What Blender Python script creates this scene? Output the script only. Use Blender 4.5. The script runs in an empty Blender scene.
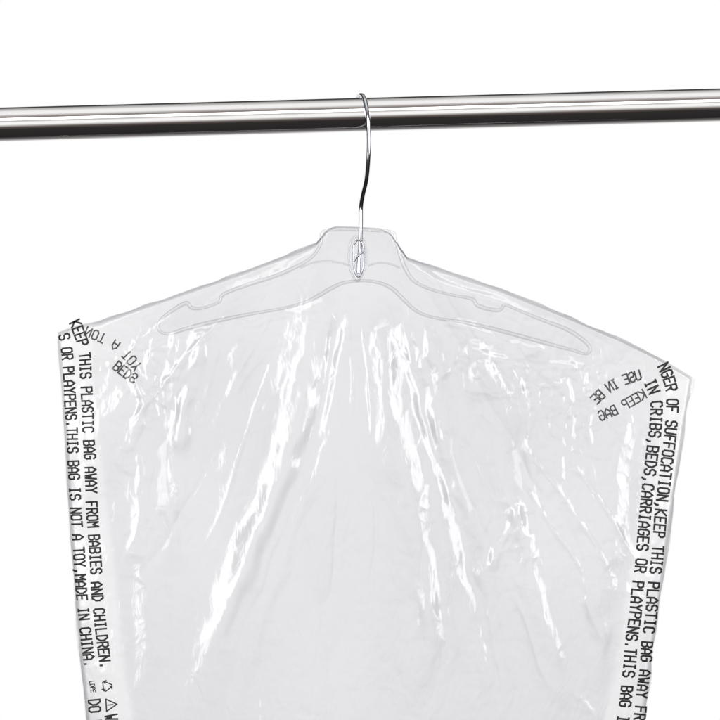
import bpy, math, numpy as np
from mathutils import Vector
from mathutils.geometry import tessellate_polygon
C = bpy.context.scene.collection
sc = bpy.context.scene
sc.view_settings.view_transform='Standard'
sc.view_settings.look='None'
sc.view_settings.exposure=0
S=0.001
def W(px,py,y=0.0): return ((px-360)*S, y, (360-py)*S)

# ---------------- materials ----------------
def mat(name):
    m=bpy.data.materials.new(name); m.use_nodes=True
    nt=m.node_tree; nt.nodes.clear()
    return m,nt,nt.nodes.new('ShaderNodeOutputMaterial')
def N(nt,t,**k):
    n=nt.nodes.new(t)
    for a,b in k.items(): setattr(n,a,b)
    return n
def math_(nt,op,a,b=None,c=None,clamp=False):
    n=N(nt,'ShaderNodeMath',operation=op); n.use_clamp=clamp
    for i,v in enumerate((a,b,c)):
        if v is None: continue
        if isinstance(v,(int,float)): n.inputs[i].default_value=v
        else: nt.links.new(v,n.inputs[i])
    return n.outputs[0]

def clear_mat(name,tcol,edgecol,f0,f1,powr,rough,bump=0.0,milk=0.0,use_den=False,tk=2.5):
    m,nt,out=mat(name)
    L=nt.links.new
    lw=N(nt,'ShaderNodeLayerWeight'); lw.inputs['Blend'].default_value=0.5
    gl=N(nt,'ShaderNodeBsdfGlossy'); gl.inputs['Roughness'].default_value=rough
    gl.inputs['Color'].default_value=(1,1,1,1)
    tr=N(nt,'ShaderNodeBsdfTransparent')
    fac=lw.outputs['Facing']
    if bump>0:
        tc=N(nt,'ShaderNodeTexCoord')
        mp=N(nt,'ShaderNodeMapping'); mp.inputs['Scale'].default_value=(75,75,38)
        L(tc.outputs['Object'],mp.inputs[0])
        n1=N(nt,'ShaderNodeTexNoise'); n1.inputs['Scale'].default_value=1.0; n1.inputs['Detail'].default_value=4; n1.inputs['Distortion'].default_value=1.6
        L(mp.outputs[0],n1.inputs['Vector'])
        b=N(nt,'ShaderNodeBump'); b.inputs['Strength'].default_value=bump; b.inputs['Distance'].default_value=0.002
        L(n1.outputs['Fac'],b.inputs['Height'])
        L(b.outputs[0],gl.inputs['Normal']); L(b.outputs[0],lw.inputs['Normal'])
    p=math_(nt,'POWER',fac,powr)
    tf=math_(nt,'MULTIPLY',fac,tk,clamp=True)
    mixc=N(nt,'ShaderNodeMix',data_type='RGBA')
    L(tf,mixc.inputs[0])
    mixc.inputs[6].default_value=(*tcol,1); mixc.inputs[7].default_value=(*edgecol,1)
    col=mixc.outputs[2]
    if use_den:
        at=N(nt,'ShaderNodeAttribute',attribute_name='film_tint')
        m2=N(nt,'ShaderNodeMix',data_type='RGBA')
        L(at.outputs['Fac'],m2.inputs[0]); m2.inputs[6].default_value=(1,1,1,1); L(col,m2.inputs[7])
        col=m2.outputs[2]
    L(col,tr.inputs['Color'])
    refl=math_(nt,'MULTIPLY_ADD',p,f1-f0,f0)
    ms=N(nt,'ShaderNodeMixShader'); L(refl,ms.inputs[0]); L(tr.outputs[0],ms.inputs[1]); L(gl.outputs[0],ms.inputs[2])
    res=ms.outputs[0]
    if milk>0:
        df=N(nt,'ShaderNodeBsdfDiffuse'); df.inputs['Color'].default_value=(.92,.92,.93,1)
        m3=N(nt,'ShaderNodeMixShader'); m3.inputs[0].default_value=milk
        L(res,m3.inputs[1]); L(df.outputs[0],m3.inputs[2]); res=m3.outputs[0]
    L(res,out.inputs[0])
    return m
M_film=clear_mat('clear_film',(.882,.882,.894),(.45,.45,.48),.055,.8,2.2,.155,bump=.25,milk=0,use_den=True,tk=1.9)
M_seam=clear_mat('heat_seal',(.95,.95,.96),(.7,.7,.72),.06,.6,2.5,.12,bump=.3,milk=.06)
M_plastic=clear_mat('clear_styrene',(.985,.985,.99),(.85,.85,.88),.05,.5,2.2,.05,tk=1.0,milk=.02)
M_bead=clear_mat('clear_styrene_bead',(1,1,1),(.90,.90,.92),.16,.12,1.2,.22,tk=1.0,milk=.05)

def chrome(name,col,rough):
    m,nt,out=mat(name)
    p=N(nt,'ShaderNodeBsdfPrincipled'); p.inputs['Metallic'].default_value=1
    p.inputs['Base Color'].default_value=(*col,1)
    tc=N(nt,'ShaderNodeTexCoord'); mp=N(nt,'ShaderNodeMapping'); mp.inputs['Scale'].default_value=(9,400,400)
    n=N(nt,'ShaderNodeTexNoise'); n.inputs['Scale'].default_value=1; n.inputs['Detail'].default_value=4
    nt.links.new(tc.outputs['Object'],mp.inputs[0]); nt.links.new(mp.outputs[0],n.inputs['Vector'])
    r=math_(nt,'MULTIPLY_ADD',n.outputs['Fac'],.05,rough)
    nt.links.new(r,p.inputs['Roughness'])
    nt.links.new(p.outputs[0],out.inputs[0])
    return m
M_chrome=chrome('polished_chrome',(.95,.94,.935),.02)
M_wire=chrome('zinc_wire',(.74,.76,.80),.10)
def ink(name,col):
    m,nt,out=mat(name)
    p=N(nt,'ShaderNodeBsdfPrincipled'); p.inputs['Roughness'].default_value=.4
    p.inputs['Specular IOR Level'].default_value=.2
    tc=N(nt,'ShaderNodeTexCoord'); n=N(nt,'ShaderNodeTexNoise'); n.inputs['Scale'].default_value=900
    nt.links.new(tc.outputs['Object'],n.inputs['Vector'])
    r=N(nt,'ShaderNodeValToRGB'); r.color_ramp.elements[0].position=.35; r.color_ramp.elements[0].color=(*col,1)
    r.color_ramp.elements[1].position=.8; r.color_ramp.elements[1].color=(col[0]+.05,col[1]+.05,col[2]+.05,1)
    nt.links.new(n.outputs['Fac'],r.inputs[0]); nt.links.new(r.outputs[0],p.inputs['Base Color'])
    nt.links.new(p.outputs[0],out.inputs[0]); return m
M_ink=ink('black_ink',(.008,.008,.010))
M_ink2=ink('black_ink_reverse',(.02,.02,.024))

# ---------------- helpers ----------------
def mesh_obj(name,V,F,m,parent=None,smooth=True):
    me=bpy.data.meshes.new(name); me.from_pydata([tuple(v) for v in V],[],F); me.update()
    if smooth: me.polygons.foreach_set('use_smooth',[True]*len(me.polygons))
    me.materials.append(m)
    o=bpy.data.objects.new(name,me); C.objects.link(o)
    if parent: o.parent=parent
    return o
def empty(name,loc=(0,0,0)):
    o=bpy.data.objects.new(name,None); o.empty_display_size=.05; C.objects.link(o); o.location=loc; return o
def catmull(P,n=8,closed=False):
    P=[np.array(p,float) for p in P]; out=[]
    m=len(P); rng=range(m) if closed else range(m-1)
    for i in rng:
        if closed: a,b,c,d=P[(i-1)%m],P[i],P[(i+1)%m],P[(i+2)%m]
        else: a,b,c,d=P[max(i-1,0)],P[i],P[i+1],P[min(i+2,m-1)]
        for k in range(n):
            t=k/n
            out.append(.5*((2*b)+(c-a)*t+(2*a-5*b+4*c-d)*t*t+(3*b-a-3*c+d)*t**3))
    if not closed: out.append(P[-1])
    return out
def tube(path,r,nseg=12,closed=False,V=None,F=None,flat=1.0):
    if V is None: V=[];F=[]
    path=[Vector(p) for p in path]; n=len(path); base=len(V)
    prev=None
    for i,p in enumerate(path):
        a=path[(i-1)%n] if (closed or i>0) else p; b=path[(i+1)%n] if (closed or i<n-1) else p
        t=(b-a).normalized()
        if prev is None:
            u=t.cross(Vector((0,1,0)))
            if u.length<.1: u=t.cross(Vector((1,0,0)))
            u.normalize()
        else: u=(prev-t*prev.dot(t)).normalized()
        prev=u; w=t.cross(u)
        rr=r[i] if hasattr(r,'__len__') else r
        for k in range(nseg):
            a_=2*math.pi*k/nseg
            V.append(p+u*rr*math.cos(a_)+w*rr*flat*math.sin(a_))
    m=n if closed else n-1
    for i in range(m):
        for k in range(nseg):
            i2=(i+1)%n;k2=(k+1)%nseg
            F.append((base+i*nseg+k,base+i*nseg+k2,base+i2*nseg+k2,base+i2*nseg+k))
    if not closed:
        F.append(tuple(base+k for k in range(nseg))[::-1]); F.append(tuple(base+(n-1)*nseg+k for k in range(nseg)))
    return V,F

# ---------------- backdrop ----------------
m,nt,out=mat('self_glowing_white'); e=N(nt,'ShaderNodeEmission'); e.inputs[0].default_value=(1,1,1,1); e.inputs[1].default_value=1.0  # backdrop glows by itself in place of being lit
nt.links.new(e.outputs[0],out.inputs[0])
bd=mesh_obj('backdrop',[(-3.5,2,-1.15),(3.5,2,-1.15),(3.5,2,1.15),(-3.5,2,1.15)],[(0,1,2,3)],m,smooth=False)
bd['kind']='structure'; bd['label']='seamless bright white studio backdrop behind the rail'; bd['category']='backdrop'

# ---------------- rail ----------------
R=.0172
def railpt(px): 
    t=px/720; return Vector(((px-360)*S, -.03+.06*t, (360-(127.6-25.2*t))*S))
a=railpt(-420); b=railpt(1140); d=(b-a).normalized()
V=[];F=[]
path=[a+(b-a)*i/30 for i in range(31)]
tube(path,R,96,False,V,F)
rail=mesh_obj('clothes_rail',V,F,M_chrome)
for p in rail.data.polygons:
    if len(p.vertices)>4: p.use_smooth=False
rail['label']='polished chrome round clothes rail carrying one hanger'; rail['category']='clothes rail'

# ---------------- hanger ----------------
hg=empty('clothes_hanger',W(360,232,0)); hg['label']='clear plastic hanger with bright metal hook, hung on chrome rail'; hg['category']='hanger'
def par(o,p):
    o.parent=p; o.matrix_parent_inverse=p.matrix_basis.inverted()
upR=[(388,231),(395,240),(400,254),(405,268),(414,281),(430,289),(452,295),(472,299),(477,305),(488,309),(500,310),(505,305),(520,311),(545,321),(566,329),(582,339),(590,348)]
loR=[(586,354),(572,350),(553,345),(520,336),(490,328),(462,322),(436,318),(418,312),(405,301),(394,290),(383,284),(370,281),(357,281)]
loL=[(343,283),(330,289),(318,296),(306,302),(285,308),(262,312),(235,317),(208,323),(185,329),(168,334)]
upL=[(159,330),(160,321),(172,311),(186,303),(192,308),(203,308),(219,302),(224,294),(250,284),(275,276),(300,265),(314,255),(321,243),(328,230)]
outline=upR+loR+loL+upL
oc=[(p[0],p[1]) for p in catmull(outline,5,True)]
V=[];F=[]
rim=[W(x,y,0) for x,y in oc]
rr=[.0015+.0007*math.sin(i*.11)**2 for i in range(len(rim))]
tube(rim,rr,12,True,V,F,1.3)
ribs=[[(300,268),(316,262),(336,262),(350,266)],[(400,268),(390,264),(378,263),(368,266)]]
for rb in ribs:
    tube([W(x,y,-.0012) for x,y in catmull(rb,6)],.0010,8,False,V,F,1.4)
tube([W(x,y,-.001) for x,y in catmull([(349,250),(350,268),(357,281),(365,268),(366,250),(362,238),(353,238)],5,True)],.0011,8,True,V,F,1.4)
nbead=len(F)
b0=len(V)
for x,y in oc: V.append(Vector(W(x,y,-.0008)))
for tri in tessellate_polygon([[Vector((x,y,0)) for x,y in oc]]): F.append(tuple(b0+i for i in tri))
body=mesh_obj('shoulder_body',V,F,M_bead); body.data.materials.append(M_plastic); par(body,hg)
for p in body.data.polygons:
    if p.index>=nbead: p.material_index=1; p.use_smooth=False
# hook
rw=.0023
hp=[(358.5,274,-.003),(358.8,262,-.003),(360,250,-.003),(360.5,238,-.0015),(360.8,222,0),(361,207,-.001),(363,195,-.006),(366.5,180,-.0135),(368.3,160,-.020),(368.8,140,-.0225),(368,122,-.0217),(366,107,-.0157),(363.5,97.8,-.0065),(360.5,95,.0015),(357.5,97.4,.0095),(355.5,105,.017),(355,114,.0207),(355.5,123,.0217)]
pp=[W(*p) for p in hp]
V,F=tube(catmull(pp,8),rw,16)
hook=mesh_obj('hook',V,F,M_wire); par(hook,hg)
V=[];F=[]
tube([W(*p) for p in catmull([(353.6,246,-.0045),(353.5,258,-.0045),(354.5,270,-.0045),(358.5,277,-.0045),(362.5,270,-.0045),(363.8,258,-.0045),(363.2,246,-.0045),(358.5,240,-.0045)],6,True)],.0010,10,True,V,F)
tube([W(*p) for p in catmull([(353.8,262,-.005),(358,256,-.0055),(363.4,252,-.005)],5)],.0009,8,False,V,F)
fer=mesh_obj('ferrule',V,F,M_wire); par(fer,hg)

# ---------------- bag ----------------
rng=np.random.RandomState(7)
tab=rng.rand(256,256)
def vn(x,y,s=0):
    x=np.asarray(x,float)+s*17.3; y=np.asarray(y,float)+s*7.7
    xi=np.floor(x).astype(int); yi=np.floor(y).astype(int); fx=x-xi; fy=y-yi
    fx=fx**3*(fx*(fx*6-15)+10); fy=fy**3*(fy*(fy*6-15)+10)
    g=lambda i,j: tab[i%256,j%256]
    return (g(xi,yi)*(1-fx)+g(xi+1,yi)*fx)*(1-fy)+(g(xi,yi+1)*(1-fx)+g(xi+1,yi+1)*fx)*fy
def ridged(x,y,s=0): return 1-np.abs(2*vn(x,y,s)-1)
def sst(a,b,x):
    t=np.clip((x-a)/(b-a),0,1); return t*t*(3-2*t)
top=np.array([(57,333),(72,327),(100,320),(165,298),(240,272),(300,249),(316,243),(322,236),(328,229),(336,226),(360,227),(382,229),(391,234),(398,244),(407,257),(440,268),(500,288),(560,312),(620,338),(660,358),(693,378)],float)
BOT=1040.
def topy(px): return np.interp(px,top[:,0],top[:,1])
def XL(py): return np.interp(py,[333,390,450,520,600,660,720,860,1040],[57,61,65.5,69,75,80,86,95,104])
def XR(py): return np.interp(py,[378,430,500,600,650,720,860,1040],[693,685,675,661,654,645,632,622])
def seg_dist(px,py,pl):
    best=np.full(px.shape,1e9); sgn=np.zeros(px.shape); tt=np.zeros(px.shape); n=len(pl)-1
    for i in range(n):
        ax,ay=pl[i][:2]; bx,by=pl[i+1][:2]; dx,dy=bx-ax,by-ay; l2=dx*dx+dy*dy
        t=np.clip(((px-ax)*dx+(py-ay)*dy)/l2,0,1)
        qx=px-(ax+t*dx); qy=py-(ay+t*dy); dd=np.hypot(qx,qy)
        s=np.sign(qx*dy-qy*dx); mk=dd<best
        best=np.where(mk,dd,best); sgn=np.where(mk,s,sgn); tt=np.where(mk,(i+t)/n,tt)
    return best,sgn,tt
foldsF=[([(332,275),(312,340),(300,400),(285,470),(258,540),(225,620),(200,700),(170,800)],19,6.0),
([(345,292),(330,350),(318,400),(296,470),(268,540),(235,620),(215,690)],8,-2.4),
([(395,292),(383,340),(385,400),(402,470),(424,560),(432,640),(405,720)],16,5.0),
([(408,300),(414,360),(432,440),(462,520),(482,600),(497,680),(500,800)],9,-2.8),
([(425,312),(440,370),(438,430),(445,500)],7,2.0),
([(470,330),(492,400),(500,470),(530,560),(548,660),(555,800)],15,3.8),
([(520,500),(500,540),(488,580)],6,2.0),
([(205,318),(196,370),(186,420),(182,470),(190,540)],11,3.4),
([(170,330),(160,380),(165,430)],5,-1.6),
([(250,318),(236,380),(232,440),(220,520)],12,1.8),
([(560,350),(570,400),(556,460),(560,520)],7,2.0),
([(600,360),(590,420),(600,480),(585,560)],5,1.4),
([(150,420),(140,520),(150,640),(140,760)],12,2.2),
([(130,350),(145,400),(128,450),(132,520)],5,1.6),
([(620,400),(610,500),(600,600),(590,720)],12,2.4),
([(430,318),(480,332),(530,350),(580,352)],4,1.2),([(450,345),(500,360),(560,366),(610,372)],4,1.1),
([(90,335),(140,345),(180,338),(230,330)],4,1.0),([(330,295),(300,310),(260,322),(220,330)],4,.9),
([(325,252),(290,268),(240,288),(200,306)],5,1.3),([(404,266),(450,284),(510,304),(570,330)],5,1.3)]
foldsB=[([(300,275),(280,400),(240,560),(190,720)],16,2.5),([(420,300),(450,450),(470,640),(480,760)],14,-2.5),
([(540,340),(520,450),(540,600)],9,2),([(180,330),(170,450),(175,600)],9,-2),([(360,300),(355,500),(340,760)],20,2)]
def D(px,py,side):
    fs=foldsF if side>0 else foldsB
    o=3 if side>0 else 41
    wx=px+10*(vn(px/45,py/60,o)-.5)+4*(vn(px/14,py/20,o+9)-.5)
    wy=py+8*(vn(px/30,py/30,o+8)-.5)
    out=np.zeros(px.shape)
    for i,(pl,w,h) in enumerate(fs):
        d,s,t=seg_dist(wx,wy,pl)
        e=sst(0,.16,t)*sst(1,.7,t)
        mod=.45+1.1*vn(t*7,t*0+i,o+i)
        ww=w*(.7+.6*vn(t*5,t*0+i+.5,o+30))
        out+=h*e*mod*np.exp(-(d/ww)**2)
        out+=h*.25*e*np.exp(-((d-ww*1.7)/(ww*.45))**2)*(s>0)
    th=np.arctan2(px-357,py-165); r=np.hypot(px-357,py-165)
    out+=4.8*(vn(th*7,r/330,o+1)-.5)*sst(60,260,r)
    rd=ridged(th*14+.6*vn(px/60,py/60,o+5),r/190,o+2)
    out+=1.2*rd**5*sst(60,220,r)*sst(.35,.7,vn(px/90,py/130,o+3))
    def blob(x,y,sx,sy): return np.exp(-((px-x)/sx)**2-((py-y)/sy)**2)
    cz=.08+1.1*blob(575,385,95,50)+.9*blob(150,365,60,45)+.65*blob(470,350,70,50)+.5*blob(515,540,35,70)+.4*blob(330,330,60,60)+.25*blob(425,500,40,90)+.35*blob(600,520,60,110)+.3*blob(130,500,40,120)
    q=ridged(wx/21+py/60,py/26-px/90,o+11)**3+.5*ridged(wx/9-py/33,py/12+px/50,o+12)**3
    out+=1.1*cz*q
    sh=sst(.5,.8,vn(px/55,py/80,o+17))
    out+=.22*sh*ridged(wx/7+wy/22,wy/16,o+18)**2
    out+=.14*(vn(px/17,py/24,o+14)-.5)
    return out
def ysurf(px,py,side):
    xl=XL(py);xr=XR(py)
    e=np.minimum(px-xl,xr-px)
    t=py-topy(px)
    head=np.exp(-((px-360)/42.)**4)
    te=1-np.exp(-np.clip(t,0,None)/30.); ee=1-np.exp(-np.clip(e,0,None)/26.)
    b=te*ee
    fade=np.clip(np.minimum(e/14,t/9),0,1)
    base=(3.2+1.0*head)*np.clip(np.minimum(e,t+3*head)/4,0,1)+ 9*ee*sst(-60,560,t)*te+4*b
    return -side*S*(base+fade*D(px,py,side)*(1-.7*head*sst(120,20,t)))
def uvgrid(nu,nv):
    u=np.linspace(0,1,nu)[None,:].repeat(nv,0); v=np.linspace(0,1,nv)[:,None].repeat(nu,1)
    px0=57+636*u; ty=topy(px0); py=ty+v*(BOT-ty)
    px=XL(py)+u*(XR(py)-XL(py))
    px=px+3*(vn(py/31,u*0,5)-.5)*(np.exp(-u*30)) +4*(vn(py/27,u*0,6)-.5)*np.exp(-(1-u)*30)
    py=py+2.4*(vn(px/17,v*0,8)-.5)*np.exp(-v*40)*(np.abs(px-360)>45)
    return px,py
bag=empty('garment_bag',W(360,300,0))
bag['label']='clear plastic garment bag with black suffocation warning, draped over hanger'; bag['category']='garment bag'
nu,nv=460,500
px,py=uvgrid(nu,nv)
idx=np.arange(nu*nv).reshape(nv,nu)
quads=np.stack([idx[:-1,:-1],idx[:-1,1:],idx[1:,1:],idx[1:,:-1]],-1).reshape(-1,4)
for side,nm in ((1,'front_panel'),(-1,'back_panel')):
    Y=ysurf(px,py,side)
    co=np.stack([(px-360)*S,Y,(360-py)*S],-1).reshape(-1,3)
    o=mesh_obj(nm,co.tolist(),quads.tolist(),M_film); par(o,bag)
    bl=40+6*np.sin(py/90)+5*(vn(py/60,py*0,33)-.5)
    den=.55+.45*sst(-4,5,np.where(px<360,px-XL(py)-bl,XR(py)-px-bl*.85))  # film tint weaker in the side bands, stronger inside
    den*= .8+.35*vn(px/120,py/160,21)
    den*= .7+.3*sst(5,150,py-topy(px))  # tint also weaker toward the top edge
    at=o.data.attributes.new('film_tint','FLOAT','POINT'); at.data.foreach_set('value',den.reshape(-1).astype(np.float32))
    o['label']='front film with printed warning' if side>0 else 'rear film seen through the front'
def seam(points,w):
    V=[];F=[]
    for i,(x,y) in enumerate(points):
        j=min(i+1,len(points)-1);k=max(i-1,0)
        tx,ty=points[j][0]-points[k][0],points[j][1]-points[k][1]; l=math.hypot(tx,ty) or 1
        nx,ny=-ty/l,tx/l
        for q in (-w/2,w/2):
            V.append(W(x+nx*q,y+ny*q,-.0009+.0006*math.sin(i*.35)))
    for i in range(len(points)-1):
        F.append((2*i,2*i+1,2*i+3,2*i+2))
    return V,F
ys=np.arange(334,BOT,4.)
ye=np.arange(379,BOT,4.)
s1=[(float(XL(y)+3*(vn(y/31,0,5)-.5))+.3,float(y)) for y in ys]; s2=[(float(XR(y)+4*(vn(y/27,0,6)-.5))-.3,float(y)) for y in ye]
xa=np.arange(57,316,4.); xb=np.arange(408,694,4.)
s3=[(float(x),float(topy(x))+.8+float(2.4*(vn(x/17,0,8)-.5))) for x in xa]; s4=[(float(x),float(topy(x))+.8+float(2.4*(vn(x/17,0,8)-.5))) for x in xb]
for s in (s1,s2): par(mesh_obj('side_seam',*seam(s,2.6),M_seam),bag)
for s in (s3,s4): par(mesh_obj('shoulder_seam',*seam(s,2.6),M_seam),bag)

# ---------------- lettering ----------------
G={
'A':['00 04 26 44 40','02 42'],'B':['00 06 36 45 44 33 03','33 42 41 30 00'],'C':['45 36 16 05 01 10 30 41'],
'D':['00 06 26 44 42 20 00'],'E':['46 06 00 40','03 33'],'F':['46 06 00','03 33'],'G':['45 36 16 05 01 10 30 41 43 23'],
'H':['00 06','40 46','03 43'],'I':['16 36','26 20','10 30'],'J':['46 41 30 10 01'],'K':['00 06','46 03 40'],'L':['06 00 40'],
'M':['00 06 23 46 40'],'N':['00 06 40 46'],'O':['01 05 16 36 45 41 30 10 01'],'P':['00 06 36 45 44 33 03'],
'Q':['01 05 16 36 45 41 30 10 01','22 40'],'R':['00 06 36 45 44 33 03','23 40'],'S':['45 36 16 05 04 13 33 42 41 30 10 01'],
'T':['06 46','26 20'],'U':['06 01 10 30 41 46'],'V':['06 20 46'],'W':['06 10 23 30 46'],'X':['00 46','06 40'],
'Y':['06 23 46','23 20'],'Z':['06 46 00 40'],'.':['20 21'],',':['21 20 1-'],':':['21 22','24 25'],'!':['20 21','23 26']}
def pt(s): return (float(s[0]), -1.0 if s[1]=='-' else float(s[1]))
class Path:
    def __init__(s,pts):
        s.p=np.array(catmull(pts,12)); dl=np.hypot(*np.diff(s.p,axis=0).T); s.c=np.concatenate([[0],np.cumsum(dl)])
    def at(s,l):
        x=np.interp(l,s.c,s.p[:,0]); y=np.interp(l,s.c,s.p[:,1])
        x2=np.interp(l+3,s.c,s.p[:,0]); y2=np.interp(l+3,s.c,s.p[:,1]); x1=np.interp(l-3,s.c,s.p[:,0]); y1=np.interp(l-3,s.c,s.p[:,1])
        tx,ty=x2-x1,y2-y1; h=math.hypot(tx,ty) or 1
        return x,y,tx/h,ty/h
def strokes(txt,adv,h,gw):
    out=[];x=0
    for ch in txt:
        for st in G.get(ch,[]):
            q=[pt(a) for a in st.split()]
            out.append([(x+a*gw/4,(b/6-.5)*h) for a,b in q])
        x+=adv
    return out
def build_text(name,items,side,material,parent):
    P=[];F=[]
    for pls,path,l0,mir,w in items:
        for pl in pls:
            for (a0,b0),(a1,b1) in zip(pl[:-1],pl[1:]):
                dx,dy=a1-a0,b1-b0; l=math.hypot(dx,dy)
                if l<1e-6: continue
                ux,uy=dx/l,dy/l; ex=w*.42
                A=(a0-ux*ex,b0-uy*ex);B=(a1+ux*ex,b1+uy*ex); nseg=max(1,int(l/3)+1)
                base=len(P)
                for k in range(nseg+1):
                    t=k/nseg; cx=A[0]+(B[0]-A[0])*t; cy=A[1]+(B[1]-A[1])*t
                    for s in (-1,1):
                        al=cx-uy*s*w/2; up=cy+ux*s*w/2
                        if mir: up=-up
                        X,Yy,tx,ty=path.at(l0+al)
                        P.append((X+ty*up, Yy-tx*up))
                for k in range(nseg):
                    F.append((base+2*k,base+2*k+1,base+2*k+3,base+2*k+2))
    P=np.array(P)
    P[:,0]+=1.6*(vn(P[:,0]/40,P[:,1]/26,52)-.5); P[:,1]+=1.4*(vn(P[:,0]/30,P[:,1]/22,53)-.5)
    Y=ysurf(P[:,0],P[:,1],side)-side*.0007
    V=np.stack([(P[:,0]-360)*S,Y,(360-P[:,1])*S],-1)
    o=mesh_obj(name,V.tolist(),F,material,smooth=False); par(o,parent); return o
EXT="AVOID DANGER OF SUFFOCATION,KEEP THIS PLASTIC BAG"
pL1=Path([(73,318),(79,330),(84.5,350),(88,400),(92.5,500),(99.5,600),(107,670),(114,730),(124,860),(130,1030)])
pL2=Path([(62,326),(66.5,345),(71,400),(76,500),(83.5,600),(91,670),(98,730),(108,860),(114,1030)])
def circ_tri(x,y,s):
    out=[]
    P3=[(x+s*math.cos(a),y+s*math.sin(a)) for a in (math.pi/2,math.pi/2+2*math.pi/3,math.pi/2+4*math.pi/3)]
    for i in range(3):
        a,b=P3[i],P3[(i+1)%3]; f=lambda t:(a[0]+(b[0]-a[0])*t,a[1]+(b[1]-a[1])*t)
        out.append([f(.22),f(.72)])
        d_=P3[(i+2)%3]; g=(b[0]+(d_[0]-b[0])*.16,b[1]+(d_[1]-b[1])*.16)
        out.append([f(.84),g])
        mx,my=f(.72); nx,ny=-(b[1]-a[1]),(b[0]-a[0]); l=math.hypot(nx,ny)
        out.append([(mx+nx/l*1.6,my+ny/l*1.6),f(.84),(mx-nx/l*1.6,my-ny/l*1.6)])
    return out
def warn(x,y,s):
    P3=[(x,y+s),(x-s*.95,y-s*.62),(x+s*.95,y-s*.62),(x,y+s)]
    return [P3,[(x,y+s*.35),(x,y-s*.1)],[(x,y-s*.3),(x,y-s*.36)]]
itemsL=[(strokes("KEEP THIS PLASTIC BAG AWAY FROM BABIES AND CHILDREN.",6.72,10.6,4.7),pL1,4,False,1.8),
(strokes("S OR PLAYPENS.THIS BAG IS NOT A TOY,MADE IN CHINA.",6.68,10.6,4.7),pL2,9,False,1.8),
(circ_tri(370,-1.5,7),pL1,0,False,1.2),
(strokes("LDPE",3.0,4.6,2.2),pL2,356,False,.85),
(warn(389,0,6.5),pL1,0,False,1.3),
(strokes("WARNING:TO "+EXT,6.9,11.5,4.9),pL1,399,False,1.8),
(strokes("DO NOT USE THIS BAG IN CRIBS,BEDS,CARRIAGES OR PLAYPENS",6.9,11.5,4.9),pL2,375,False,1.8)]
tl=build_text('warning_text',itemsL,1,M_ink,bag); tl['label']='black warning lettering reading downwards with recycling mark'
pR1=Path([(661,362),(669,380),(672,402),(668,450),(662,500),(656,560),(649.5,620),(641,700),(632.5,780),(621,1020)])
pR2=Path([(648,378),(655,396),(655.5,414),(652,450),(646,500),(640,560),(633,620),(624.5,700),(616,780),(605,1020)])
itemsR=[(strokes("NGER OF SUFFOCATION,KEEP THIS PLASTIC BAG AWAY FROM BABIES AND CHILDREN.",7.35,11.2,5.1),pR1,3,False,1.95),
(strokes("IN CRIBS,BEDS,CARRIAGES OR PLAYPENS.THIS BAG IS NOT A TOY,MADE IN CHINA.",7.5,11.2,5.1),pR2,3,False,1.95)]
tr_=build_text('warning_text',itemsR,1,M_ink,bag); tr_['label']='black warning lettering reading downwards'
b1=Path([(84,330),(104,339),(124,353),(146,380)]); b2=Path([(114,364),(130,376),(148,386)])
b3=Path([(642,374),(622,381),(607,390),(592,404)]); b4=Path([(648,392),(630,402),(612,412),(592,420)])
itemsB=[(strokes("NOT A TOY",7.4,9.5,5.0),b1,2,True,1.5),(strokes("BEDS",6.6,9.5,4.8),b2,1,True,1.6)]
t3=build_text('warning_text',itemsB,-1,M_ink2,bag); t3['label']='mirrored fragment of warning on rear film'
itemsB=[(strokes("USE IN BE",6.2,9.5,4.8),b3,1,True,1.7),(strokes("KEEP BAG",6.6,9.5,4.8),b4,3,True,1.6)]
t4=build_text('warning_text',itemsB,-1,M_ink2,bag); t4['label']='mirrored fragment of warning on rear film'

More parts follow.
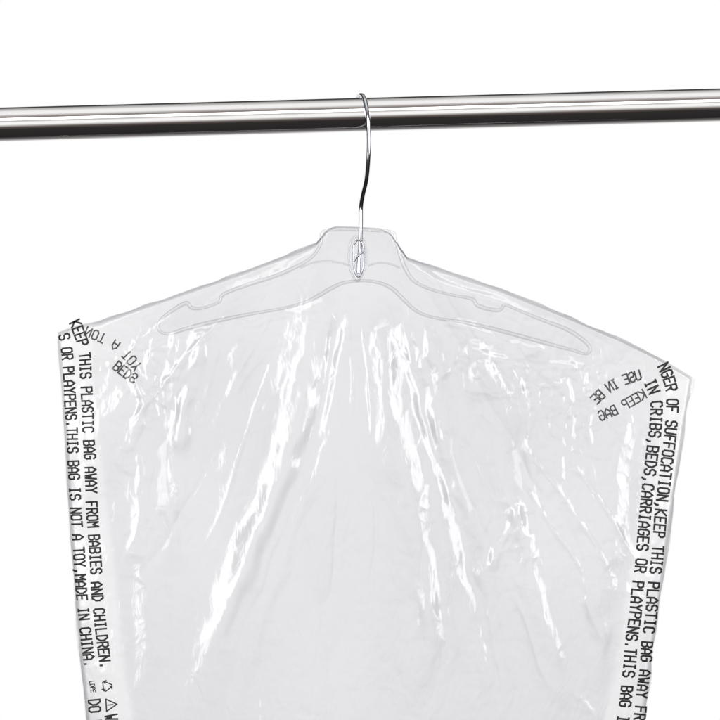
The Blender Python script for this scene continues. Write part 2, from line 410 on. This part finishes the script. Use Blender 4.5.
# ---------------- world (made-up light and dark bands for the chrome to reflect) ----------------
w=bpy.data.worlds.new('World'); sc.world=w; w.use_nodes=True; nt=w.node_tree; nt.nodes.clear()
out=N(nt,'ShaderNodeOutputWorld'); bg=N(nt,'ShaderNodeBackground'); nt.links.new(bg.outputs[0],out.inputs[0])
tc=N(nt,'ShaderNodeTexCoord'); sp=N(nt,'ShaderNodeSeparateXYZ'); nt.links.new(tc.outputs['Generated'],sp.inputs[0])
ny=math_(nt,'MULTIPLY',sp.outputs[1],-1.0)
ph=math_(nt,'ARCTAN2',sp.outputs[2],ny)
t=math_(nt,'MULTIPLY_ADD',ph,1/(2*math.pi),.5)
cr=N(nt,'ShaderNodeValToRGB'); nt.links.new(t,cr.inputs[0])
stops=[(-180,1,1,1),(-152,1,1,1),(-140,.6,.59,.59),(-122,.22,.21,.21),(-98,.02,.02,.02),(-36,.03,.026,.026),(-22,.12,.10,.095),(-12,.55,.53,.51),(-6,.95,.95,.95),(8,1,1,1),(14,.6,.58,.57),(44,.22,.19,.18),(54,.5,.48,.47),(66,.95,.94,.94),(88,.92,.91,.91),(102,.6,.59,.59),(118,.40,.39,.39),(130,.04,.04,.04),(157,.05,.05,.05),(162,1,1,1),(180,1,1,1)]
el=cr.color_ramp.elements
el[0].position=0; el[1].position=1
for dg,r,g,b_ in stops[1:-1]:
    e=el.new(dg/360+.5); e.color=(r,g,b_,1)
el[0].color=(1,1,1,1); el[-1].color=(1,1,1,1)
ax=math_(nt,'ABSOLUTE',sp.outputs[0])
side=N(nt,'ShaderNodeMapRange'); side.interpolation_type='SMOOTHSTEP'
nt.links.new(ax,side.inputs['Value']); side.inputs['From Min'].default_value=.35; side.inputs['From Max'].default_value=.6
side.inputs['To Min'].default_value=1; side.inputs['To Max'].default_value=.2  # added dimming toward the sides, gives wire and hanger dark edges
nt.links.new(cr.outputs[0],bg.inputs[0]); nt.links.new(side.outputs[0],bg.inputs[1])

def area(name,loc,tgt,sx,sy,P):
    l=bpy.data.lights.new(name,'AREA'); l.shape='RECTANGLE'; l.size=sx; l.size_y=sy; l.energy=P
    o=bpy.data.objects.new(name,l); C.objects.link(o); o.location=loc
    o.rotation_euler=(Vector(tgt)-Vector(loc)).to_track_quat('-Z','Y').to_euler()
area('added_softbox',(-1.45,-2.0,.4),(0,0,-.05),.75,1.8,26)  # unseen lamp added for white streaks on the film folds
area('added_softbox',(1.6,-1.8,.5),(0,0,-.05),.75,1.8,25)  # its added counterpart, for folds that face right
area('added_softbox',(0.3,-2.0,1.35),(0.3,0,.1),3.2,.6,20)  # unseen lamp added to lay a bright stripe along the rail

cam=bpy.data.cameras.new('camera'); co=bpy.data.objects.new('camera',cam); C.objects.link(co)
co.location=(0,-2.6,0); co.rotation_euler=(math.radians(90),0,0)
cam.sensor_width=36; cam.lens=36*2.6/.72; cam.clip_end=100; cam.clip_start=.05
sc.camera=co
